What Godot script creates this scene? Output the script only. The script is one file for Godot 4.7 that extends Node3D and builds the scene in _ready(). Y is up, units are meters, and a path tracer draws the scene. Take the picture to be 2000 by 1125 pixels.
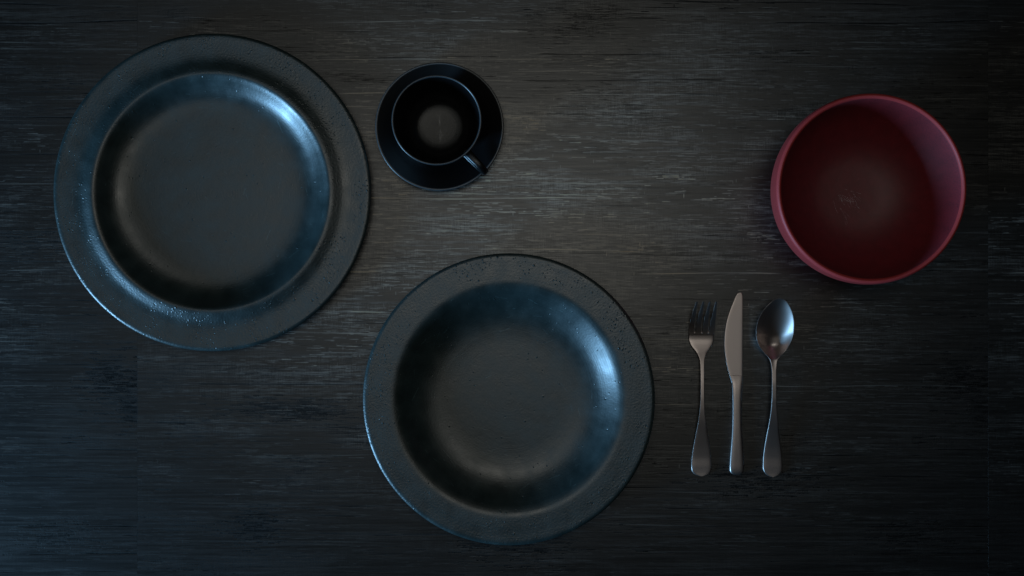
extends Node3D
# A dark table laid with black stoneware, a dark red bowl and gunmetal cutlery, seen from straight above.
# Units are metres, the table top is y = 0.

const EYE := 1.15

var used := {}

func _ready():
	# ---- camera, background, lights
	var cam := Camera3D.new()
	cam.name = "camera"
	cam.position = Vector3(0, EYE, 0)
	cam.rotation_degrees = Vector3(-90, 0, 0)
	cam.fov = rad_to_deg(2.0 * atan(0.28125 / EYE))
	cam.near = 0.05
	cam.far = 20.0
	add_child(cam)

	var env := Environment.new()
	env.background_mode = Environment.BG_COLOR
	env.background_color = lin(0.002, 0.0023, 0.0026)
	env.tonemap_mode = Environment.TONE_MAPPER_LINEAR
	env.tonemap_exposure = 1.0
	env.sdfgi_enabled = true
	env.ssao_enabled = true
	env.ssil_enabled = true
	var we := WorldEnvironment.new()
	we.name = "environment"
	we.environment = env
	add_child(we)

	area_lamp("overhead_softbox", Vector3(-0.18, 1.52, -0.19), Vector3(-0.18, 0, -0.19), Vector2(1.44, 1.00), Color(0.975, 1.0, 0.985), 0.132)
	area_lamp("overhead_spot_panel", Vector3(0.03, 1.50, -0.21), Vector3(0.03, 0, -0.1), Vector2(0.70, 0.36), Color(1.0, 0.985, 0.94), 0.112)
	area_lamp("blue_softbox", Vector3(-2.30, 0.57, 1.20), Vector3(0.0, 0.03, 0.0), Vector2(0.86, 0.46), Color(0.57, 0.81, 1.0), 8.3)

	# ---- table
	make_materials()
	build_table()

	# ---- tableware
	build_dinner_plate(on_table(414, 375.5, 0.0175))
	build_soup_plate(on_table(994, 780, 0.0260))
	var cup_spot := on_table(858.4, 247, 0.0165)
	build_saucer(cup_spot)
	build_cup(cup_spot + Vector3(0, 0.0061, 0))
	build_bowl(on_table(1703, 368, 0.089))
	build_fork()
	build_knife()
	build_spoon()


# ------------------------------------------------------------------ helpers

func lin(r: float, g: float, b: float) -> Color:
	return Color(r, g, b).linear_to_srgb()

# where on the table a thing stands whose rim is at height h, measured from the photograph
func on_table(u: float, v: float, h: float) -> Vector3:
	var k := (EYE - h) / EYE / 2000.0
	return Vector3((u - 1000.0) * k, 0, (v - 562.5) * k)

func area_lamp(called: String, at: Vector3, target: Vector3, size: Vector2, tint: Color, energy: float):
	var l := AreaLight3D.new()
	l.name = called
	l.area_size = size
	l.area_normalize_energy = true
	l.light_color = tint
	l.light_energy = energy
	l.shadow_enabled = true
	l.set("area_range", 8.0)
	l.set("area_attenuation", 2.0)
	add_child(l)
	l.look_at_from_position(at, target, Vector3(0, 0, -1))

func numbered(called: String) -> String:
	if not used.has(called):
		used[called] = 0
		return called
	used[called] += 1
	return "%s_%03d" % [called, used[called]]

func thing(called: String, label: String, category: String, at: Vector3, group := "") -> Node3D:
	var o := Node3D.new()
	o.name = numbered(called)
	o.position = at
	o.set_meta("label", label)
	o.set_meta("category", category)
	if group != "":
		o.set_meta("group", group)
	add_child(o)
	return o

func part(called: String, mesh: Mesh, material: Material, parent: Node3D) -> MeshInstance3D:
	var o := MeshInstance3D.new()
	o.name = called
	o.mesh = mesh
	o.material_override = material
	o.cast_shadow = GeometryInstance3D.SHADOW_CASTING_SETTING_ON
	parent.add_child(o, true)
	return o

func smooth_points(p: Array, steps: int) -> Array:
	# Catmull-Rom through rows of numbers
	var out := []
	var n := p.size()
	for i in n - 1:
		var a = p[maxi(i - 1, 0)]
		var b = p[i]
		var c = p[i + 1]
		var d = p[mini(i + 2, n - 1)]
		for s in steps:
			var t := float(s) / steps
			var row := []
			for k in b.size():
				row.append(cubic_interpolate_limited(a[k], b[k], c[k], d[k], t))
			out.append(row)
	out.append(p[n - 1].duplicate())
	return out

func cubic_interpolate_limited(a: float, b: float, c: float, d: float, t: float) -> float:
	# slopes limited so that the curve does not overshoot its points
	var s0 := b - a
	var s1 := c - b
	var s2 := d - c
	var m0 := 0.0 if s0 * s1 <= 0.0 else 2.0 * s0 * s1 / (s0 + s1)
	var m1 := 0.0 if s1 * s2 <= 0.0 else 2.0 * s1 * s2 / (s1 + s2)
	if a == b and s1 != 0.0 and s0 == 0.0:
		m0 = s1 * 0.5
	if d == c and s1 != 0.0 and s2 == 0.0:
		m1 = s1 * 0.5
	var t2 := t * t
	var t3 := t2 * t
	return b * (2 * t3 - 3 * t2 + 1) + m0 * (t3 - 2 * t2 + t) + c * (3 * t2 - 2 * t3) + m1 * (t3 - t2)

func catmull(p: Array, steps: int) -> Array:
	var out := []
	var n := p.size()
	for i in n - 1:
		var b: Vector2 = p[i]
		var c: Vector2 = p[i + 1]
		var a: Vector2 = p[i - 1] if i > 0 else b * 2.0 - c
		var d: Vector2 = p[i + 2] if i + 2 < n else c * 2.0 - b
		# centripetal parameters
		var t1: float = maxf(pow((b - a).length(), 0.5), 1e-6)
		var t2: float = t1 + maxf(pow((c - b).length(), 0.5), 1e-6)
		var t3: float = t2 + maxf(pow((d - c).length(), 0.5), 1e-6)
		for s in steps:
			var t := lerpf(t1, t2, float(s) / steps)
			var a1 := a * ((t1 - t) / t1) + b * (t / t1)
			var a2 := b * ((t2 - t) / (t2 - t1)) + c * ((t - t1) / (t2 - t1))
			var a3 := c * ((t3 - t) / (t3 - t2)) + d * ((t - t2) / (t3 - t2))
			var b1 := a1 * ((t2 - t) / t2) + a2 * (t / t2)
			var b2 := a2 * ((t3 - t) / (t3 - t1)) + a3 * ((t - t1) / (t3 - t1))
			out.append(b1 * ((t2 - t) / (t2 - t1)) + b2 * ((t - t1) / (t2 - t1)))
	out.append(p[n - 1])
	return out

class Grid:
	# rows x cols of points with normals, joined to quads; front faces clockwise
	var v := PackedVector3Array()
	var nrm := PackedVector3Array()
	var uv := PackedVector2Array()
	var idx := PackedInt32Array()
	func quad(a: int, b: int, c: int, d: int):
		idx.append_array([a, b, c, a, c, d])
	func done() -> ArrayMesh:
		var arr := []
		arr.resize(Mesh.ARRAY_MAX)
		arr[Mesh.ARRAY_VERTEX] = v
		arr[Mesh.ARRAY_NORMAL] = nrm
		arr[Mesh.ARRAY_TEX_UV] = uv
		arr[Mesh.ARRAY_INDEX] = idx
		var m := ArrayMesh.new()
		m.add_surface_from_arrays(Mesh.PRIMITIVE_TRIANGLES, arr)
		return m

# profile: Vector2(radius, height) from the axis over the top, round the edge and back underneath.
# from/to pick a stretch of it, so that a thing's parts meet without a seam.
func lathe(profile: Array, from: int, to: int, segs: int, uv_size: float, uv_turn := 0.0, wobble := 0.0, wobble_seed := 0.0) -> ArrayMesh:
	var g := Grid.new()
	var n := profile.size()
	for i in range(from, to + 1):
		var a: Vector2 = profile[maxi(i - 1, 0)]
		var b: Vector2 = profile[mini(i + 1, n - 1)]
		var t := (b - a).normalized()
		var nr := Vector2(-t.y, t.x)
		for k in segs + 1:
			var ang := TAU * (k % segs) / segs
			var w := 1.0 + wobble * (sin(2.0 * ang + wobble_seed) * 0.6 + sin(3.0 * ang + 2.1 * wobble_seed) * 0.4 + sin(7.0 * ang + wobble_seed * 5.0) * 0.15)
			var c := cos(ang)
			var s := sin(ang)
			var p: Vector2 = profile[i]
			var pos := Vector3(c * p.x * w, p.y, s * p.x * w)
			g.v.append(pos)
			g.nrm.append(Vector3(c * nr.x, nr.y, s * nr.x))
			var q := Vector2(pos.x, pos.z).rotated(uv_turn) / uv_size
			g.uv.append(q + Vector2(0.5, 0.5))
	var row := segs + 1
	for i in to - from:
		for k in segs:
			var a := i * row + k
			g.quad(a, a + row, a + row + 1, a + 1)
	return g.done()

func nearest_index(profile: Array, p: Vector2) -> int:
	var best := 0
	for i in profile.size():
		if (profile[i] - p).length() < (profile[best] - p).length():
			best = i
	return best

# Cutlery: rows of [z, left, right, top height at the middle, thickness, dish, squareness].
# Every row becomes a closed ring; dish hollows the middle of the top and swells the underside alike.
func loft(rows: Array, from: int, to: int, close_start: bool, close_end: bool) -> ArrayMesh:
	var g := Grid.new()
	var across := 18
	var ring := 2 * across
	var pts := []
	for r in rows:
		var line := []
		var xc: float = (r[1] + r[2]) * 0.5
		var hw: float = maxf((r[2] - r[1]) * 0.5, 1e-5)
		for k in ring:
			var top := k < across
			var t := -1.0 + 2.0 * (float(k) / across if top else float(ring - k) / across)
			var u := sin(t * PI * 0.5)
			var h := pow(maxf(0.0, 1.0 - pow(absf(u), r[6])), 1.0 / r[6])
			var y: float = r[3] - r[4] * 0.5 - r[5] * (1.0 - u * u) + (h if top else -h) * r[4] * 0.5
			line.append(Vector3(xc + u * hw, y, r[0]))
		pts.append(line)
	for i in range(from, to + 1):
		for kk in ring + 1:
			var k := kk % ring
			var p: Vector3 = pts[i][k]
			var ds: Vector3 = pts[mini(i + 1, pts.size() - 1)][k] - pts[maxi(i - 1, 0)][k]
			var du: Vector3 = pts[i][(k + 1) % ring] - pts[i][(k + ring - 1) % ring]
			var nn := ds.cross(du)
			if nn.length() < 1e-16:
				nn = Vector3.UP if k < across else Vector3.DOWN
			g.v.append(p)
			g.nrm.append(nn.normalized())
			g.uv.append(Vector2(p.x / 0.05, p.z / 0.2))
	var row := ring + 1
	for i in to - from:
		for k in ring:
			var a := i * row + k
			g.quad(a, a + 1, a + row + 1, a + row)
	for e in 2:
		if (e == 0 and not close_start) or (e == 1 and not close_end):
			continue
		var line: Array = pts[from if e == 0 else to]
		var mid := Vector3.ZERO
		for p in line:
			mid += p / ring
		var at := g.v.size()
		var nz := Vector3(0, 0, -1 if e == 0 else 1)
		g.v.append(mid)
		g.nrm.append(nz)
		g.uv.append(Vector2(mid.x / 0.05, mid.z / 0.2))
		for k in ring:
			g.v.append(line[k])
			g.nrm.append(nz)
			g.uv.append(Vector2(line[k].x / 0.05, line[k].z / 0.2))
		for k in ring:
			var a := at + 1 + k
			var b := at + 1 + (k + 1) % ring
			if e == 0:
				g.idx.append_array([at, b, a])
			else:
				g.idx.append_array([at, a, b])
	return g.done()

# rows measured from the photograph in its pixels -> metres about the thing's own base point
func measured(rows: Array, u0: float, v0: float, steps: int) -> Array:
	var out := []
	for r in smooth_points(rows, steps):
		var k: float = (EYE - r[3]) / EYE / 2000.0
		var k0: float = 1.0 / 2000.0
		out.append([(r[0] - 562.5) * k - (v0 - 562.5) * k0, (r[1] - 1000.0) * k - (u0 - 1000.0) * k0, (r[2] - 1000.0) * k - (u0 - 1000.0) * k0, r[3], r[4], r[5], r[6]])
	return out


# ------------------------------------------------------------------ textures and materials

var table_mat: Array = []
var plate_mat: StandardMaterial3D
var cup_mat: StandardMaterial3D
var lip_mat: StandardMaterial3D
var cup_floor_mat: StandardMaterial3D
var bowl_mat: StandardMaterial3D
var bowl_rim_mat: StandardMaterial3D
var bowl_lip_mat: StandardMaterial3D
var steel_mat: StandardMaterial3D

func noise_field(seed_: int, freq: float, w: int, h: int, to_w: int, to_h: int, octaves := 3, kind := FastNoiseLite.TYPE_SIMPLEX_SMOOTH) -> PackedByteArray:
	var n := FastNoiseLite.new()
	n.seed = seed_
	n.noise_type = kind
	n.frequency = freq
	n.fractal_type = FastNoiseLite.FRACTAL_FBM if octaves > 1 else FastNoiseLite.FRACTAL_NONE
	n.fractal_octaves = octaves
	var im := n.get_image(w, h, false, false, true)
	if w != to_w or h != to_h:
		im.resize(to_w, to_h, Image.INTERPOLATE_CUBIC)
	im.convert(Image.FORMAT_L8)
	return im.get_data()

func gray_texture(data: PackedByteArray, w: int, h: int) -> ImageTexture:
	return ImageTexture.create_from_image(Image.create_from_data(w, h, false, Image.FORMAT_L8, data))

func make_materials():
	make_table_material()
	make_plate_material()

	cup_mat = StandardMaterial3D.new()
	cup_mat.resource_name = "black glaze"
	cup_mat.albedo_color = lin(0.005, 0.005, 0.0056)
	cup_mat.roughness = 0.34
	cup_mat.metallic_specular = 0.54
	cup_mat.heightmap_enabled = true
	cup_mat.heightmap_texture = turned_texture()
	cup_mat.heightmap_scale = 0.012

	bowl_mat = StandardMaterial3D.new()
	bowl_mat.resource_name = "dark red glaze"
	bowl_mat.albedo_color = lin(0.95, 0.95, 0.95)
	bowl_mat.roughness = 0.56
	bowl_mat.metallic_specular = 0.66

	cup_floor_mat = cup_mat.duplicate()
	cup_floor_mat.resource_name = "black glaze with painted glint and specks"
	cup_floor_mat.metallic_specular = 0.44
	cup_floor_mat.albedo_color = Color.WHITE
	cup_floor_mat.albedo_texture = glint_and_speck_texture()
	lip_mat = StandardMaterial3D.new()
	lip_mat.resource_name = "black glaze with the rim highlight painted in"
	lip_mat.albedo_color = lin(0.045, 0.052, 0.058)  # paler than the glaze, so the rim highlight sits in the colour
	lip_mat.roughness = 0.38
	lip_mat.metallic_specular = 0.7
	var bowl_maps := bowl_textures()
	bowl_mat.albedo_texture = bowl_maps[0]
	bowl_mat.heightmap_enabled = true
	bowl_mat.heightmap_texture = bowl_maps[1]
	bowl_mat.heightmap_scale = 0.03
	bowl_rim_mat = StandardMaterial3D.new()
	bowl_rim_mat.heightmap_enabled = true
	bowl_rim_mat.heightmap_texture = bowl_maps[1]
	bowl_rim_mat.heightmap_scale = 0.03
	bowl_rim_mat.resource_name = "lighter red glaze of the lip and outside"
	bowl_rim_mat.albedo_color = lin(0.36, 0.034, 0.034)  # paler red than the inside
	bowl_rim_mat.roughness = 0.52
	bowl_rim_mat.metallic_specular = 0.45
	bowl_lip_mat = bowl_rim_mat.duplicate()
	bowl_lip_mat.resource_name = "paler red glaze along the lip"
	bowl_lip_mat.albedo_color = lin(0.48, 0.052, 0.052)  # lip paler again than the outside

	steel_mat = StandardMaterial3D.new()
	steel_mat.resource_name = "gunmetal steel"
	steel_mat.albedo_color = lin(0.50, 0.432, 0.408)
	steel_mat.metallic = 1.0
	steel_mat.roughness = 0.39

func glint_and_speck_texture() -> ImageTexture:
	# near black, with a bow-tie glint painted as fine strokes and a few specks
	var w := 512
	var alb := PackedByteArray()
	alb.resize(w * w)
	alb.fill(17)
	var cloud := noise_field(71, 0.03, w, w, w, w, 4)
	for i in w * w:
		alb[i] = 10 + cloud[i] / 14
	var rng := RandomNumberGenerator.new()
	rng.seed = 72
	for k in 150:
		var ang := (PI * 0.5 if k % 2 else -PI * 0.5) + rng.randfn(0.0, 0.16) - 0.08
		if k > 95:
			ang = rng.randf() * TAU
		var r0 := rng.randf_range(0, 40)
		var len := rng.randf_range(8, 34) if k <= 95 else rng.randf_range(1, 8)
		if k > 95:
			r0 = sqrt(rng.randf()) * 85.0
		for s in int(len):
			var x := int(256 + cos(ang) * (r0 + s))
			var y := int(256 + sin(ang) * (r0 + s))
			alb[y * w + x] = mini(170, alb[y * w + x] + (30 if k <= 95 else 75))
	return gray_texture(alb, w, w)

func turned_texture() -> ImageTexture:
	# the fine rings that turning and wiping leave, with a little grit
	var w := 512
	var ring_noise := FastNoiseLite.new()
	ring_noise.seed = 51
	ring_noise.frequency = 0.45
	var grit := noise_field(52, 0.2, w, w, w, w, 2)
	var hgt := PackedFloat32Array()
	hgt.resize(w * w)
	for y in w:
		for x in w:
			var r := sqrt(float((x - 256) * (x - 256) + (y - 256) * (y - 256)))
			hgt[y * w + x] = 0.5 + 0.22 * ring_noise.get_noise_1d(r) + 0.10 * (grit[y * w + x] / 255.0 - 0.5)
	var rng := RandomNumberGenerator.new()
	rng.seed = 53
	for k in 90:
		var x := rng.randi_range(2, w - 3)
		var y := rng.randi_range(2, w - 3)
		for d in [Vector2i(0, 0), Vector2i(1, 0), Vector2i(0, 1), Vector2i(1, 1)]:
			hgt[(y + d.y) * w + x + d.x] += 0.5
	return ImageTexture.create_from_image(Image.create_from_data(w, w, false, Image.FORMAT_RF, hgt.to_byte_array()))

func bowl_textures() -> Array:
	# mottled glaze with specks, and scuffs left by spoons on the floor of the bowl
	var w := 768
	var mottle := noise_field(61, 0.02, w, w, w, w, 4)
	var speck := noise_field(62, 0.35, w, w, w, w, 2)
	var alb := PackedByteArray()
	alb.resize(w * w * 3)
	var hgt := PackedFloat32Array()
	hgt.resize(w * w)
	for i in w * w:
		var m := mottle[i] / 255.0
		var k := speck[i] / 255.0
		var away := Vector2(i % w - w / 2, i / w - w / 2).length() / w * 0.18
		var floor_shade := lerpf(0.86, 1.02, smoothstep(0.045, 0.080, away))   # shade painted in, darker toward the bottom of the bowl
		var tone := floor_shade * clampf(0.92 + 0.16 * (m - 0.5) + 0.6 * (k - 0.5) * absf(k - 0.5) * 4.0, 0.2, 1.0)
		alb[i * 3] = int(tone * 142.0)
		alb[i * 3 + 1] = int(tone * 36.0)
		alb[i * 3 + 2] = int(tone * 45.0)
		hgt[i] = 0.5 + 0.25 * (m - 0.5) + 0.35 * (k - 0.5)
	var rng := RandomNumberGenerator.new()
	rng.seed = 63
	for n in 120:
		var main := n < 40
		var x := w * 0.5 + (rng.randfn(0.0, 26.0) - 4.0 if main else rng.randfn(0.0, 80.0))
		var y := w * 0.5 + (rng.randfn(0.0, 26.0) + 22.0 if main else rng.randfn(0.0, 80.0))
		var dir := rng.randfn(0.85, 0.3) if main else rng.randf() * TAU
		var steps := rng.randi_range(6, 40) if main else rng.randi_range(1, 14)
		var grey := rng.randi_range(50, 120) if main else rng.randi_range(15, 45)
		for s in steps:
			dir += rng.randf_range(-0.08, 0.08)
			x += cos(dir)
			y += sin(dir)
			if rng.randf() < 0.4:
				continue
			for q in 2:
				var i := (int(y) * w + int(x) + q) * 3
				alb[i] = mini(255, alb[i] + grey / 2)
				alb[i + 1] = mini(255, alb[i + 1] + grey)
				alb[i + 2] = mini(255, alb[i + 2] + grey)
	return [ImageTexture.create_from_image(Image.create_from_data(w, w, false, Image.FORMAT_RGB8, alb)), ImageTexture.create_from_image(Image.create_from_data(w, w, false, Image.FORMAT_RF, hgt.to_byte_array()))]

func make_table_material():
	var w := 2048
	var h := 1536
	var fine := noise_field(11, 0.40, 110, h, w, h, 2)
	var mid := noise_field(12, 0.11, 48, h, w, h, 3)
	var weave := noise_field(13, 0.3, w, 96, w, h, 2)
	var patch := noise_field(14, 0.035, 128, 384, w, h, 4)
	var grit := noise_field(15, 0.22, w, h, w, h, 2)
	var broad := noise_field(16, 0.02, 128, 384, w, h, 3)
	var crack := noise_field(17, 0.03, 160, 384, w, h, 4)
	var pale := PackedFloat32Array()
	pale.resize(w * h)
	var dark := PackedFloat32Array()
	dark.resize(w * h)
	var rng := RandomNumberGenerator.new()
	rng.seed = 5
	for k in 300:
		# long scratches and cracks along the grain
		var into := pale if k < 150 else dark
		var x0 := rng.randf_range(-200, w)
		var y := rng.randf_range(3, h - 4)
		var len := rng.randf_range(120, 900) * (1.0 if k % 3 == 0 else 0.45)
		var slope := rng.randf_range(-0.012, 0.02)
		var strength := rng.randf_range(0.5, 1.6) * (1.0 if k % 3 == 0 else 0.5) * (1.0 if k < 150 else 1.5)
		var bend := rng.randf_range(0.0, 2.5)
		var ph := rng.randf_range(0, TAU)
		for s in int(len):
			var x := int(x0) + s
			if x < 0 or x >= w:
				continue
			var yy := y + slope * s + bend * sin(ph + s * 0.012)
			var yi := int(yy)
			if yi < 1 or yi >= h - 2:
				continue
			var f := yy - yi
			var taper := minf(1.0, minf(s, len - s) / 30.0) * strength * (0.65 + 0.35 * sin(ph * 3.0 + s * 0.03))
			into[yi * w + x] = maxf(into[yi * w + x], taper * (1.0 - f))
			into[(yi + 1) * w + x] = maxf(into[(yi + 1) * w + x], taper)
			into[(yi + 2) * w + x] = maxf(into[(yi + 2) * w + x], taper * f)
		if k < 150:
			pale = into
		else:
			dark = into
	# clusters of short strokes where the paint is rubbed off the grain, or has split along it
	for k in 1500:
		var on_pale := k < 950
		var cx := rng.randf_range(0, w)
		var cy := rng.randf_range(0, h)
		var spread_x := rng.randf_range(20, 110)
		var spread_y := rng.randf_range(3, 26)
		var power := rng.randf_range(0.35, 1.1) * (1.5 if k % 7 == 0 else 0.7)
		for d in rng.randi_range(5, 26):
			var y := int(cy + rng.randfn(0.0, 1.0) * spread_y)
			var x0 := int(cx + rng.randfn(0.0, 1.0) * spread_x)
			var len := rng.randi_range(4, 46)
			var tone := power * rng.randf_range(0.4, 1.0)
			var upright := rng.randf() < 0.10
			var thick := 2 if rng.randf() < 0.7 else 1
			if upright:
				len = rng.randi_range(3, 12)
			for s in len:
				var f := tone * (0.75 + 0.25 * sin(s * 0.21 + d) + rng.randf_range(-0.15, 0.15)) * minf(1.0, minf(s + 1, len - s) / 4.0)
				for q in thick:
					var x := x0 + (q if upright else s)
					var yy := y + (s if upright else q)
					if x < 0 or x >= w or yy < 0 or yy >= h:
						continue
					var at := yy * w + x
					if on_pale:
						pale[at] = maxf(pale[at], f)
					else:
						dark[at] = maxf(dark[at], f)
	# where the paint has lifted off in sheets: torn dark places at the ends of the boards
	for spot in [[1975, 940, 70, 60, 420], [2020, 1010, 30, 40, 160], [360, 1005, 130, 30, 420], [270, 1290, 60, 45, 300], [1500, 1180, 160, 40, 300], [900, 1330, 140, 50, 300], [1850, 1310, 90, 40, 200], [1780, 600, 110, 40, 160]]:
		for d in spot[4]:
			var sx := int(spot[0] + rng.randfn(0.0, 1.0) * spot[2] * 0.6)
			var sy := int(spot[1] + rng.randfn(0.0, 1.0) * spot[3] * 0.55)
			var tone := rng.randf_range(0.25, 0.95)
			for s in rng.randi_range(4, 38):
				for q in rng.randi_range(1, 3):
					if sx + s >= 0 and sx + s < w and sy + q >= 0 and sy + q < h:
						dark[(sy + q) * w + sx + s] = maxf(dark[(sy + q) * w + sx + s], tone)
	var lut := PackedByteArray()
	lut.resize(1025)
	for i in 1025:
		lut[i] = int(clampf(lin(i / 1024.0 * 0.5, 0, 0).r * 255.0 + 0.5, 0, 255))
	var albedo := PackedByteArray()
	albedo.resize(w * h * 3)
	var rough := PackedByteArray()
	rough.resize(w * h)
	var height := PackedByteArray()
	height.resize(w * h)
	var matt_map := PackedByteArray()
	matt_map.resize(w * h)
	for i in w * h:
		var a := fine[i] / 255.0
		var m := mid[i] / 255.0
		var g := grit[i] / 255.0
		var p := patch[i] / 255.0
		var cr := crack[i] / 255.0
		var wv := weave[i] / 255.0
		var x := float(i % w) / w
		var y := float(i / w) / h
		# pool of light painted in on the far side: grain paler there, cracks fainter
		var light_pool := exp(-((x - 0.42) * (x - 0.42) * 7.0 + (y - 0.36) * (y - 0.36) * 11.0))
		var lit_wear := smoothstep(0.30, 0.80, p + (broad[i] / 255.0 - 0.5) * 0.45 - 0.10 + 0.22 * light_pool)
		lit_wear *= clampf((a * 0.80 + m * 0.55 + wv * 0.22 + g * 0.22 - 0.83) * 3.2, 0.0, 1.0)
		lit_wear = minf(1.0, (lit_wear * 0.45 + pale[i]) * (0.04 + 0.96 * light_pool))  # worn scratches, kept pale only inside the painted pool of light
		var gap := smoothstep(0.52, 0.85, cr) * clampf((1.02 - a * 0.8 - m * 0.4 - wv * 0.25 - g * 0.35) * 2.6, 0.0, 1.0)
		gap = minf(1.0, gap * 0.7 + dark[i]) * (1.0 - 0.85 * light_pool)
		var base := 0.0068 + 0.004 * (m - 0.5) + 0.003 * (a - 0.5) + 0.004 * (wv - 0.5)
		var c := lerpf(base, 0.49, lit_wear)
		c = lerpf(c, 0.002, gap * 0.8)
		albedo[i * 3] = lut[int(clampf(c * (1.0 + 0.06 * lit_wear) / 0.5, 0, 1) * 1024.0)]
		albedo[i * 3 + 1] = lut[int(clampf(c * (1.0 - 0.12 * lit_wear) / 0.5, 0, 1) * 1024.0)]
		albedo[i * 3 + 2] = lut[int(clampf(c * (0.97 - 0.38 * lit_wear) / 0.5, 0, 1) * 1024.0)]
		# matt streaks of the grain and open cracks throw back little
		var lively := smoothstep(0.40, 0.75, p + (broad[i] / 255.0 - 0.5) * 0.4)
		var matt := clampf(0.17 + (0.15 + 0.85 * lively) * (0.18 + 0.40 * light_pool) * (0.50 * (0.5 - a) + 0.28 * (0.5 - m) + 0.45 * (0.5 - wv) + 0.35 * (0.5 - g)), 0.0, 0.7) * (1.0 - lit_wear)
		matt_map[i] = int(clampf(maxf(matt, gap * 0.95), 0.0, 1.0) * 255.0)
		rough[i] = int(clampf(0.37 + 0.10 * (m - 0.5) + 0.05 * lit_wear + 0.3 * gap, 0, 1) * 255.0)
		height[i] = int(clampf(0.62 + 0.12 * (a - 0.5) + 0.14 * (m - 0.5) + 0.05 * (wv - 0.5) - 0.14 * lit_wear - 0.5 * gap, 0, 1) * 255.0)
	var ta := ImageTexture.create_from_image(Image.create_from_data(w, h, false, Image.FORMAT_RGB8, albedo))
	var tr := gray_texture(rough, w, h)
	var th := gray_texture(height, w, h)
	var mat := StandardMaterial3D.new()
	mat.resource_name = "worn black painted wood"
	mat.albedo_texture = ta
	mat.roughness = 1.0
	mat.roughness_texture = tr
	mat.roughness_texture_channel = BaseMaterial3D.TEXTURE_CHANNEL_RED
	mat.metallic = 1.0
	mat.metallic_texture = gray_texture(matt_map, w, h)
	mat.metallic_texture_channel = BaseMaterial3D.TEXTURE_CHANNEL_RED
	mat.heightmap_enabled = true
	mat.heightmap_texture = th
	mat.heightmap_scale = 0.018
	mat.metallic_specular = 0.8
	table_mat.append(mat)

func make_plate_material():
	var w := 1024
	var grain := noise_field(31, 0.11, w, w, w, w, 3)
	var lumps := noise_field(32, 0.03, w, w, w, w, 3)
	var where := noise_field(33, 0.008, w, w, w, w, 3)
	var fog := noise_field(34, 0.012, w, w, w, w, 4)
	var ring_noise := FastNoiseLite.new()
	ring_noise.seed = 35
	ring_noise.frequency = 0.35
	var rings := PackedFloat32Array()
	rings.resize(800)
	for i in 800:
		rings[i] = ring_noise.get_noise_1d(i)
	var hgt := PackedFloat32Array()
	hgt.resize(w * w)
	var rgh := PackedByteArray()
	rgh.resize(w * w)
	var alb := PackedByteArray()
	alb.resize(w * w)
	for y in w:
		for x in w:
			var i := y * w + x
			var r := sqrt(float((x - 512) * (x - 512) + (y - 512) * (y - 512)))
			var rim := smoothstep(330.0, 400.0, r)
			hgt[i] = 0.5 + (grain[i] / 255.0 - 0.5) * (0.07 + 0.17 * rim) + (lumps[i] / 255.0 - 0.5) * 0.10 + rings[int(r)] * 0.05
			rgh[i] = int(clampf(0.395 + (fog[i] / 255.0 - 0.5) * 0.14 + rings[int(r)] * 0.04, 0, 1) * 255.0)
			alb[i] = 150 + int((fog[i] / 255.0 - 0.5) * 40.0)
	var rng := RandomNumberGenerator.new()
	rng.seed = 77
	var pits := 0
	while pits < 9000:
		var ang := rng.randf() * TAU
		var rad := sqrt(rng.randf()) * 505.0
		var x := int(512 + cos(ang) * rad)
		var y := int(512 + sin(ang) * rad)
		pits += 1
		var density := where[y * w + x] / 255.0
		var keep := (0.06 if rad < 370.0 else 0.75) * smoothstep(0.35, 0.75, density)
		if rng.randf() > keep:
			continue
		var size := rng.randf_range(0.9, 1.9) * (1.5 if rng.randf() < 0.10 else 1.0)
		var depth := rng.randf_range(0.25, 0.8) * (-1.0 if rng.randf() < 0.35 else 1.0)
		var n := int(ceil(size * 2.0))
		for dy in range(-n, n + 1):
			for dx in range(-n, n + 1):
				var xx := x + dx
				var yy := y + dy
				if xx < 0 or yy < 0 or xx >= w or yy >= w:
					continue
				hgt[yy * w + xx] += depth * exp(-(dx * dx + dy * dy) / (size * size * 0.8))
	# pale scuffs: short strokes and specks
	for k in 240:
		var ang := rng.randf() * TAU
		var rad := sqrt(rng.randf()) * 500.0
		var x := 512 + cos(ang) * rad
		var y := 512 + sin(ang) * rad
		var dir := ang + PI * 0.5 + rng.randf_range(-0.5, 0.5)
		var steps := rng.randi_range(1, 14) if k % 3 else rng.randi_range(10, 46)
		var tone := rng.randi_range(40, 105)
		for s in steps:
			dir += rng.randf_range(-0.06, 0.06)
			x += cos(dir)
			y += sin(dir)
			if x < 1 or y < 1 or x >= w - 1 or y >= w - 1 or rng.randf() < 0.3:
				continue
			var i := int(y) * w + int(x)
			alb[i] = mini(255, alb[i] + tone)
			alb[i + 1] = mini(255, alb[i + 1] + tone / 2)
			hgt[i] -= 0.12
	var him := Image.create_from_data(w, w, false, Image.FORMAT_RF, hgt.to_byte_array())
	plate_mat = StandardMaterial3D.new()
	plate_mat.resource_name = "matt black stoneware"
	plate_mat.albedo_color = lin(0.066, 0.120, 0.126)
	plate_mat.albedo_texture = gray_texture(alb, w, w)
	plate_mat.roughness = 1.0
	plate_mat.roughness_texture = gray_texture(rgh, w, w)
	plate_mat.roughness_texture_channel = BaseMaterial3D.TEXTURE_CHANNEL_RED
	plate_mat.heightmap_enabled = true
	plate_mat.heightmap_texture = ImageTexture.create_from_image(him)
	plate_mat.heightmap_scale = 0.05
	plate_mat.metallic_specular = 0.7


# ------------------------------------------------------------------ table

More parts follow.
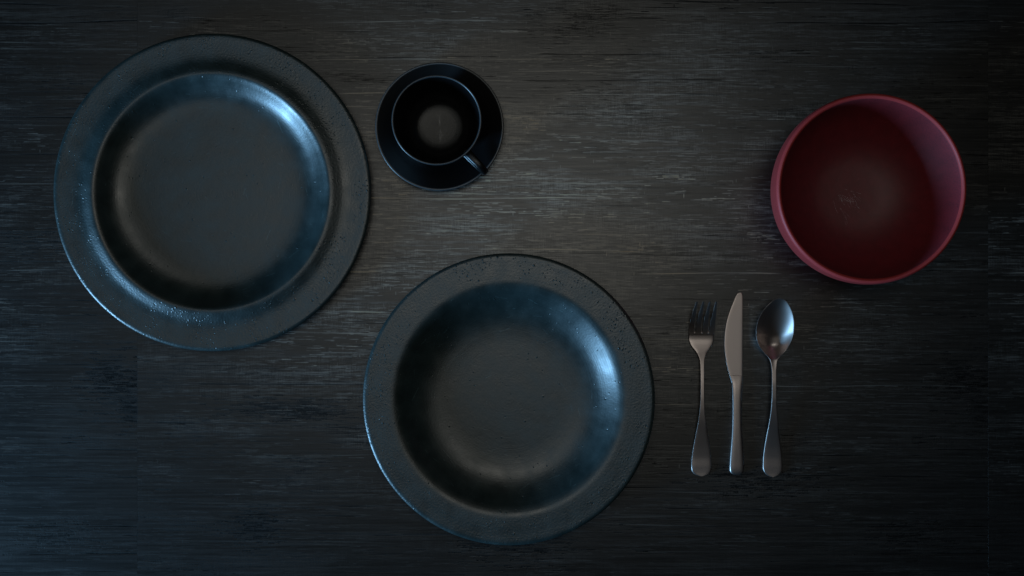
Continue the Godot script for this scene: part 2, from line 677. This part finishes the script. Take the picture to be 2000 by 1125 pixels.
func panel_mesh(x0: float, x1: float, z0: float, z1: float, u0: float) -> ArrayMesh:
	# a board with eased edges; the grain runs along x, 0.8313 m by 0.6235 m to one picture of it
	var g := Grid.new()
	var c := 0.00001
	var d := 0.03
	var rings := [[c, 0.0], [0.0, -c], [0.0, -d]]
	var tex := func(x: float, z: float): return Vector2((x - u0) / 0.8313, (z + 0.2905) / 0.6235)
	var corners := func(e: float): return [Vector2(x0 + e, z0 + e), Vector2(x1 - e, z0 + e), Vector2(x1 - e, z1 - e), Vector2(x0 + e, z1 - e)]
	var top: Array = corners.call(c)
	for q in top:
		g.v.append(Vector3(q.x, 0, q.y))
		g.nrm.append(Vector3.UP)
		g.uv.append(tex.call(q.x, q.y))
	g.quad(0, 1, 2, 3)
	for r in 2:
		var a: Array = corners.call(rings[r][0])
		var b: Array = corners.call(rings[r + 1][0])
		for k in 4:
			var k2 := (k + 1) % 4
			var at := g.v.size()
			var p := [Vector3(a[k].x, rings[r][1], a[k].y), Vector3(a[k2].x, rings[r][1], a[k2].y), Vector3(b[k2].x, rings[r + 1][1], b[k2].y), Vector3(b[k].x, rings[r + 1][1], b[k].y)]
			var nn: Vector3 = -(p[1] - p[0]).cross(p[3] - p[0]).normalized()
			var side := Vector3((p[0].x + p[1].x) * 0.5 - (x0 + x1) * 0.5, 0, (p[0].z + p[1].z) * 0.5 - (z0 + z1) * 0.5)
			if nn.dot(side) < 0.0 and absf(nn.y) < 0.9:
				nn = -nn
			for q in p:
				g.v.append(q)
				g.nrm.append(nn)
				g.uv.append(tex.call(q.x + q.y * 0.3, q.z + q.y * 0.3))
			g.quad(at, at + 3, at + 2, at + 1)
	return g.done()

func build_table():
	var t := thing("table", "black painted wooden table top with worn grain, paler in a painted pool of light", "table", Vector3.ZERO)
	var j0 := on_table(268, 0, 0).x
	var j1 := on_table(1930, 0, 0).x
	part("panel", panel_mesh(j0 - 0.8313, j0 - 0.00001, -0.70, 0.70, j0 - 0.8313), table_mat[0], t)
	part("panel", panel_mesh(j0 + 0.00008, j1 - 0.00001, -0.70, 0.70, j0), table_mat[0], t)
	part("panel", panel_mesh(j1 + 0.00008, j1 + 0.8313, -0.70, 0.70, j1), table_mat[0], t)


# ------------------------------------------------------------------ tableware

func build_dinner_plate(at: Vector3):
	var p := catmull([Vector2(0, .0055), Vector2(.050, .0055), Vector2(.074, .0056), Vector2(.0840, .0061), Vector2(.0910, .0073), Vector2(.0965, .0094), Vector2(.1010, .0122), Vector2(.1050, .0156), Vector2(.1082, .0187), Vector2(.1110, .0210), Vector2(.1137, .0221),
		Vector2(.1168, .0218), Vector2(.1208, .0204), Vector2(.1255, .0188), Vector2(.1310, .0180), Vector2(.1420, .0180), Vector2(.1490, .0183), Vector2(.1506, .0181), Vector2(.1520, .0174), Vector2(.1529, .0162), Vector2(.1528, .0150), Vector2(.1515, .0141),
		Vector2(.1400, .0130), Vector2(.1220, .0125), Vector2(.1120, .0110), Vector2(.1000, .0040), Vector2(.0960, .0008), Vector2(.0940, .0), Vector2(.0910, .0), Vector2(.0890, .0008), Vector2(.0870, .0022), Vector2(0, .0025)], 5)
	var a := nearest_index(p, Vector2(.0840, .0061))
	var b := nearest_index(p, Vector2(.1137, .0221))
	var c := nearest_index(p, Vector2(.1529, .0162))
	var t := thing("dinner_plate", "largest plate, matt black stoneware with a raised ring around its flat centre", "plate", at)
	part("well", lathe(p, 0, a, 128, 0.32, 0.0), plate_mat, t)
	part("well_wall", lathe(p, a, b, 192, 0.32, 0.0), plate_mat, t)
	part("rim", lathe(p, b, c, 192, 0.32, 0.0), plate_mat, t)
	part("underside", lathe(p, c, p.size() - 1, 128, 0.32, 0.0), plate_mat, t)

func build_soup_plate(at: Vector3):
	var p := catmull([Vector2(0, .0045), Vector2(.040, .0045), Vector2(.056, .0047), Vector2(.0640, .0052), Vector2(.0720, .0062), Vector2(.0800, .0083), Vector2(.0870, .0114), Vector2(.0940, .0158), Vector2(.0995, .0200), Vector2(.1035, .0232), Vector2(.1070, .0253), Vector2(.1110, .0267),
		Vector2(.1180, .0271), Vector2(.1290, .0272), Vector2(.1360, .0273), Vector2(.1374, .0270), Vector2(.1387, .0263), Vector2(.1395, .0252), Vector2(.1393, .0241), Vector2(.1380, .0233),
		Vector2(.1250, .0222), Vector2(.1090, .0215), Vector2(.0930, .0120), Vector2(.0820, .0040), Vector2(.0770, .0008), Vector2(.0750, .0), Vector2(.0720, .0), Vector2(.0700, .0008), Vector2(.0680, .0018), Vector2(0, .0020)], 5)
	var a := nearest_index(p, Vector2(.0640, .0052))
	var b := nearest_index(p, Vector2(.1110, .0267))
	var c := nearest_index(p, Vector2(.1395, .0252))
	var t := thing("soup_plate", "matt black deep plate with a wide sloping well, beside the fork", "plate", at)
	part("well", lathe(p, 0, a, 128, 0.32, 2.3), plate_mat, t)
	part("well_wall", lathe(p, a, b, 192, 0.32, 2.3), plate_mat, t)
	part("rim", lathe(p, b, c, 192, 0.32, 2.3), plate_mat, t)
	part("underside", lathe(p, c, p.size() - 1, 128, 0.32, 2.3), plate_mat, t)

func build_saucer(at: Vector3):
	var p := catmull([Vector2(0, .0060), Vector2(.0230, .0060), Vector2(.0300, .0060), Vector2(.0350, .0064), Vector2(.0420, .0084), Vector2(.0500, .0121), Vector2(.0570, .0156), Vector2(.0598, .0170), Vector2(.0607, .0173), Vector2(.0616, .0170), Vector2(.0619, .0161), Vector2(.0613, .0154),
		Vector2(.0540, .0120), Vector2(.0460, .0080), Vector2(.0380, .0030), Vector2(.0350, .0006), Vector2(.0335, 0), Vector2(.0310, 0), Vector2(.0298, .0006), Vector2(.0285, .0022), Vector2(0, .0025)], 5)
	var a := nearest_index(p, Vector2(.0350, .0064))
	var b := nearest_index(p, Vector2(.0598, .0170))
	var c := nearest_index(p, Vector2(.0613, .0154))
	var t := thing("saucer", "small round black saucer under the coffee cup", "saucer", at)
	part("well", lathe(p, 0, a, 96, 0.13), cup_mat, t)
	part("slope", lathe(p, a, b, 128, 0.13), cup_mat, t)
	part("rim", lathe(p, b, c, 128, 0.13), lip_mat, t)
	part("underside", lathe(p, c, p.size() - 1, 96, 0.13), cup_mat, t)

func build_cup(at: Vector3):
	var p := catmull([Vector2(0, .0035), Vector2(.0110, .0036), Vector2(.0180, .0041), Vector2(.0230, .0054), Vector2(.0275, .0088), Vector2(.0323, .0164), Vector2(.0363, .0280), Vector2(.0388, .0410), Vector2(.0400, .0510), Vector2(.0398, .0528), Vector2(.0401, .0537), Vector2(.0408, .0541), Vector2(.0414, .0539), Vector2(.0418, .0529),
		Vector2(.0405, .0410), Vector2(.0381, .0280), Vector2(.0343, .0150), Vector2(.0297, .0056), Vector2(.0262, .0015), Vector2(.0250, .0002), Vector2(.0240, 0), Vector2(.0228, 0), Vector2(.0220, .0006), Vector2(.0210, .0016), Vector2(0, .0018)], 5)
	var a := nearest_index(p, Vector2(.0230, .0054))
	var b := nearest_index(p, Vector2(.0398, .0528))
	var c := nearest_index(p, Vector2(.0418, .0529))
	var t := thing("coffee_cup", "empty black coffee cup on the saucer, handle towards the lower right", "cup", at)
	part("floor", lathe(p, 0, a, 96, 0.13), cup_floor_mat, t)
	part("inner_wall", lathe(p, a, b, 128, 0.13), cup_mat, t)
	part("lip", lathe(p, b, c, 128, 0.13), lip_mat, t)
	part("outer_wall", lathe(p, c, p.size() - 1, 128, 0.13), cup_mat, t)
	# the handle: a strap swept round a loop
	var path := catmull([Vector2(.0385, .0430), Vector2(.0450, .0452), Vector2(.0530, .0460), Vector2(.0592, .0444), Vector2(.0632, .0400), Vector2(.0642, .0330), Vector2(.0615, .0245), Vector2(.0560, .0185), Vector2(.0470, .0150), Vector2(.0360, .0135)], 6)
	var g := Grid.new()
	var ring := 16
	for i in path.size():
		var tan_: Vector2 = (path[mini(i + 1, path.size() - 1)] - path[maxi(i - 1, 0)]).normalized()
		var out := Vector2(-tan_.y, tan_.x)
		var f := float(i) / (path.size() - 1)
		var half_w := lerpf(.0040, .0032, sin(f * PI))
		var half_t := lerpf(.0026, .0021, sin(f * PI))
		for kk in ring + 1:
			var ang := TAU * (kk % ring) / ring
			var cx := signf(cos(ang)) * pow(absf(cos(ang)), 0.7) * half_w
			var cy := signf(sin(ang)) * pow(absf(sin(ang)), 0.7) * half_t
			var q: Vector2 = path[i] + out * cy
			g.v.append(Vector3(q.x, q.y, cx))
			var nn := Vector2(cos(ang) / half_w, sin(ang) / half_t).normalized()
			g.nrm.append(Vector3(out.x * nn.y, out.y * nn.y, nn.x))
			g.uv.append(Vector2(float(kk) / ring, f * 4.0))
	for i in path.size() - 1:
		for k in ring:
			var a2 := i * (ring + 1) + k
			g.quad(a2, a2 + 1, a2 + ring + 2, a2 + ring + 1)
	var hd := part("handle", g.done(), cup_mat, t)
	hd.rotation.y = -deg_to_rad(46.0)

func build_bowl(at: Vector3):
	var p := catmull([Vector2(0, .0110), Vector2(.0180, .0114), Vector2(.0340, .0136), Vector2(.0480, .0198), Vector2(.0600, .0300), Vector2(.0690, .0430), Vector2(.0750, .0570), Vector2(.0787, .0710), Vector2(.0806, .0830), Vector2(.0813, .0870), Vector2(.0822, .0889), Vector2(.0835, .0896), Vector2(.0848, .0889), Vector2(.0858, .0870),
		Vector2(.0866, .0800), Vector2(.0862, .0690), Vector2(.0837, .0540), Vector2(.0775, .0370), Vector2(.0670, .0210), Vector2(.0540, .0100), Vector2(.0465, .0055), Vector2(.0440, .0030), Vector2(.0430, .0005), Vector2(.0420, 0), Vector2(.0385, 0), Vector2(.0375, .0006), Vector2(.0360, .0030), Vector2(0, .0040)], 6)
	var a := nearest_index(p, Vector2(.0813, .0870))
	var b := nearest_index(p, Vector2(.0858, .0870))
	var c := nearest_index(p, Vector2(.0465, .0055))
	var t := thing("bowl", "deep dark red bowl, empty, right of the plates and above the cutlery", "bowl", at)
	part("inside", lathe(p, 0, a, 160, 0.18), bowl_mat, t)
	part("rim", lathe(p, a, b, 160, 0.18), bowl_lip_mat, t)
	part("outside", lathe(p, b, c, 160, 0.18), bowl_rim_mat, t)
	part("foot", lathe(p, c, p.size() - 1, 96, 0.18), bowl_rim_mat, t)


# ------------------------------------------------------------------ cutlery

func build_fork():
	var t := thing("fork", "gunmetal fork with four dark tines, left of the knife", "fork", on_table(1372, 760, 0), "cutlery laid in a row beside the deep plate")
	# z, left, right, top, thickness, dish, squareness
	var body := [
		[651.0, 1345.4, 1395.5, .0040, .0020, 0, 5], [656.0, 1345.1, 1395.2, .0033, .0021, 0, 5], [663.0, 1345.1, 1394.6, .0030, .0022, 0, 5], [670.0, 1347.0, 1393.0, .0033, .0023, 0, 5], [678.0, 1351.8, 1388.9, .0040, .0025, 0, 5], [687.0, 1358.7, 1383.0, .0050, .0028, 0, 4],
		[695.0, 1364.0, 1378.4, .0060, .0031, 0, 10], [706.0, 1367.2, 1376.0, .0073, .0034, 0, 10], [725.0, 1368.2, 1375.6, .0090, .0034, 0, 10], [750.0, 1368.5, 1375.6, .0104, .0033, 0, 10], [775.0, 1368.3, 1375.7, .0108, .0032, 0, 10], [795.0, 1367.3, 1376.0, .0105, .0030, 0, 10],
		[817.0, 1364.7, 1378.2, .0095, .0028, 0, 10], [848.0, 1358.8, 1382.6, .0070, .0026, 0, 4], [877.0, 1353.4, 1387.1, .0047, .0024, 0, 4.5], [897.0, 1351.0, 1389.3, .0036, .0023, 0, 4.5], [910.0, 1350.4, 1389.8, .0034, .0022, 0, 4.5], [918.0, 1351.2, 1389.1, .0032, .0022, 0, 4.5],
		[924.0, 1354.3, 1386.4, .0031, .0021, 0, 4], [927.5, 1358.6, 1382.5, .0031, .0020, 0, 4], [929.6, 1364.0, 1377.4, .0031, .0018, 0, 3.5], [930.1, 1369.0, 1372.6, .0031, .0012, 0, 10]]
	var rows := measured(body, 1372, 760, 5)
	var neck := 6 * 5
	part("head", loft(rows, 0, neck, true, false), steel_mat, t)
	part("handle", loft(rows, neck, rows.size() - 1, false, true), steel_mat, t)
	# tines; the slots between them are rounded at their roots
	var edge := [[651.0, 1345.4, 1395.5, .0040, .0015, 3.9], [649.3, 1345.5, 1395.6, .0042, .0015, 3.9], [647.5, 1345.6, 1395.7, .0045, .0015, 4.0], [640.0, 1346.3, 1396.2, .0058, .0015, 4.2], [628.0, 1348.3, 1397.2, .0085, .0011, 5.0], [613.0, 1352.3, 1398.6, .0124, .0013, 6.6], [600.0, 1356.6, 1399.9, .0162, .0012, 8.0], [592.0, 1359.3, 1400.7, .0186, .0011, 9.0], [589.8, 1360.2, 1400.7, .0193, .0011, 9.6], [589.0, 1360.9, 1400.2, .0195, .0008, 10.4]]
	var shaped := smooth_points(edge, 4)
	for n in 3:
		var mid_u := 1356.95 + 13.5 * n
		var web := measured([[646.8, mid_u - 0.6, mid_u + 0.6, .0036, .0006, 0, 2], [647.3, mid_u - 1.4, mid_u + 1.4, .0041, .0014, 0, 2.4], [648.6, mid_u - 2.0, mid_u + 2.0, .0044, .0022, 0, 2.4], [650.6, mid_u - 2.1, mid_u + 2.1, .0044, .0024, 0, 2.4], [652.4, mid_u - 1.6, mid_u + 1.6, .0042, .0022, 0, 2.4], [653.4, mid_u - 0.6, mid_u + 0.6, .0037, .0014, 0, 2]], 1372, 760, 3)
		part("slot_root_glint", loft(web, 0, web.size() - 1, true, true), steel_mat, t)  # raised bumps added where the slots end, shaped to catch a bright glint
	for n in 4:
		var rows_n := []
		for i in range(shaped.size() - 1, -1, -1):
			var e = shaped[i]
			var gap: float = e[5] * clampf(sqrt(clampf((651.0 - e[0]) / 3.6, 0.0, 1.0)), 0.04, 1.0)
			var tw: float = (e[2] - e[1] - 3.0 * gap) / 4.0
			var l: float = e[1] + n * (tw + gap)
			rows_n.append([e[0], l, l + tw, e[3], e[4], 0.0, 20.0])
		var m := []
		for r in rows_n:
			var k: float = (EYE - r[3]) / EYE / 2000.0
			m.append([(r[0] - 562.5) * k - (760 - 562.5) / 2000.0, (r[1] - 1000.0) * k - 0.186, (r[2] - 1000.0) * k - 0.186, r[3], r[4], r[5], r[6]])
		part("tine", loft(m, 0, m.size() - 1, true, false), steel_mat, t)

func build_knife():
	var t := thing("table_knife", "gunmetal table knife, blade edge turned towards the fork", "knife", on_table(1438, 750, 0), "cutlery laid in a row beside the deep plate")
	var blade := [
		[571.6, 1444.8, 1447.2, .0020, .0008, 0, 4], [572.2, 1442.4, 1448.6, .0020, .0011, 0, 5], [574.0, 1440.0, 1449.6, .0021, .0013, 0, 6], [579.0, 1437.1, 1450.5, .0021, .0014, 0, 10], [589.0, 1432.7, 1451.1, .0022, .0015, 0, 8], [610.0, 1424.5, 1451.2, .0023, .0016, 0, 9], [632.0, 1418.2, 1451.2, .0024, .0017, 0, 9], [656.0, 1414.9, 1451.2, .0026, .0019, 0, 9], [674.0, 1414.5, 1451.2, .0028, .0021, 0, 9], [703.0, 1417.4, 1451.2, .0032, .0025, 0, 9], [727.0, 1422.6, 1451.2, .0036, .0029, 0, 8], [733.6, 1424.8, 1451.2, .0037, .0030, 0, 10]]
	var bolster := [
		[733.6, 1424.8, 1451.2, .0037, .0030, 0, 10], [734.6, 1425.1, 1451.4, .00395, .0033, 0, 6], [736.0, 1425.6, 1451.5, .0040, .0034, 0, 5.5], [740.0, 1426.8, 1451.6, .0041, .0036, 0, 5], [744.5, 1428.3, 1451.6, .0043, .0039, 0, 4.4], [747.5, 1429.2, 1451.4, .0045, .0041, 0, 4]]
	var handle := [
		[747.5, 1429.2, 1451.4, .0045, .0041, 0, 4], [755.0, 1429.7, 1451.0, .0050, .0047, 0, 3.7], [772.0, 1430.3, 1450.2, .0055, .0053, 0, 3.5], [799.0, 1430.8, 1449.4, .0057, .0055, 0, 3.4], [834.0, 1430.3, 1449.9, .0057, .0055, 0, 3.4], [868.0, 1428.4, 1452.0, .0055, .0053, 0, 3.4], [898.0, 1426.2, 1453.5, .0051, .0049, 0, 3.5], [913.0, 1425.6, 1453.7, .0049, .0047, 0, 3.5], [919.0, 1425.9, 1453.5, .0047, .0045, 0, 3.4], [923.5, 1427.4, 1452.2, .0044, .0040, 0, 3.2], [926.2, 1430.2, 1449.6, .0040, .0033, 0, 3], [927.4, 1434.0, 1446.0, .0036, .0022, 0, 2.6], [927.8, 1437.5, 1442.5, .0032, .0012, 0, 2.4]]
	var a := measured(blade, 1438, 750, 5)
	var b := measured(bolster, 1438, 750, 4)
	var c := measured(handle, 1438, 750, 5)
	part("blade", loft(a, 0, a.size() - 1, true, true), steel_mat, t)
	part("bolster", loft(b, 0, b.size() - 1, true, true), steel_mat, t)
	part("handle", loft(c, 0, c.size() - 1, true, true), steel_mat, t)

func build_spoon():
	var t := thing("spoon", "gunmetal spoon with a deep oval bowl, right of the knife", "spoon", on_table(1512, 760, 0), "cutlery laid in a row beside the deep plate")
	var body := [
		[583.4, 1521.0, 1524.4, .0198, .0008, .0000, 3], [583.9, 1517.0, 1527.6, .0198, .0011, .0004, 4], [585.4, 1512.6, 1531.8, .0197, .0013, .0010, 5], [589.0, 1507.4, 1536.6, .0195, .0014, .0022, 6], [595.0, 1500.9, 1541.0, .0190, .0015, .0036, 6], [604.0, 1492.8, 1545.8, .0182, .0015, .0050, 6], [617.0, 1484.6, 1550.3, .0170, .0015, .0064, 6], [632.0, 1479.2, 1552.2, .0157, .0015, .0079, 6], [647.0, 1476.7, 1551.4, .0144, .0016, .0094, 6], [660.0, 1477.3, 1548.2, .0133, .0016, .0105, 6], [672.0, 1481.1, 1543.2, .0124, .0017, .0106, 6], [682.0, 1487.0, 1537.0, .0118, .0019, .0086, 6], [690.0, 1493.2, 1530.4, .0115, .0021, .0052, 6], [697.0, 1499.6, 1523.8, .0115, .0023, .0022, 6], [704.0, 1504.2, 1518.8, .0118, .0026, .0006, 6],
		[725.0, 1507.8, 1516.7, .0132, .0032, 0, 10], [750.0, 1508.2, 1516.6, .0146, .0033, 0, 10], [775.0, 1507.8, 1516.7, .0142, .0032, 0, 10], [795.0, 1506.6, 1517.2, .0130, .0030, 0, 10], [820.0, 1503.3, 1519.4, .0108, .0028, 0, 10], [848.0, 1497.8, 1522.5, .0076, .0026, 0, 4], [877.0, 1492.7, 1526.1, .0048, .0024, 0, 4.5], [897.0, 1490.6, 1528.0, .0037, .0023, 0, 4.5], [912.0, 1490.4, 1528.4, .0034, .0022, 0, 4.5], [920.0, 1492.0, 1527.6, .0032, .0022, 0, 4.5], [926.0, 1495.8, 1524.2, .0031, .0021, 0, 4], [929.8, 1501.0, 1519.0, .0031, .0020, 0, 4], [931.6, 1506.0, 1514.0, .0031, .0018, 0, 3.5], [932.0, 1509.0, 1511.4, .0031, .0012, 0, 10]]
	var rows := measured(body, 1512, 760, 5)
	var neck := 14 * 5
	part("spoon_bowl", loft(rows, 0, neck, true, false), steel_mat, t)
	part("handle", loft(rows, neck, rows.size() - 1, false, true), steel_mat, t)
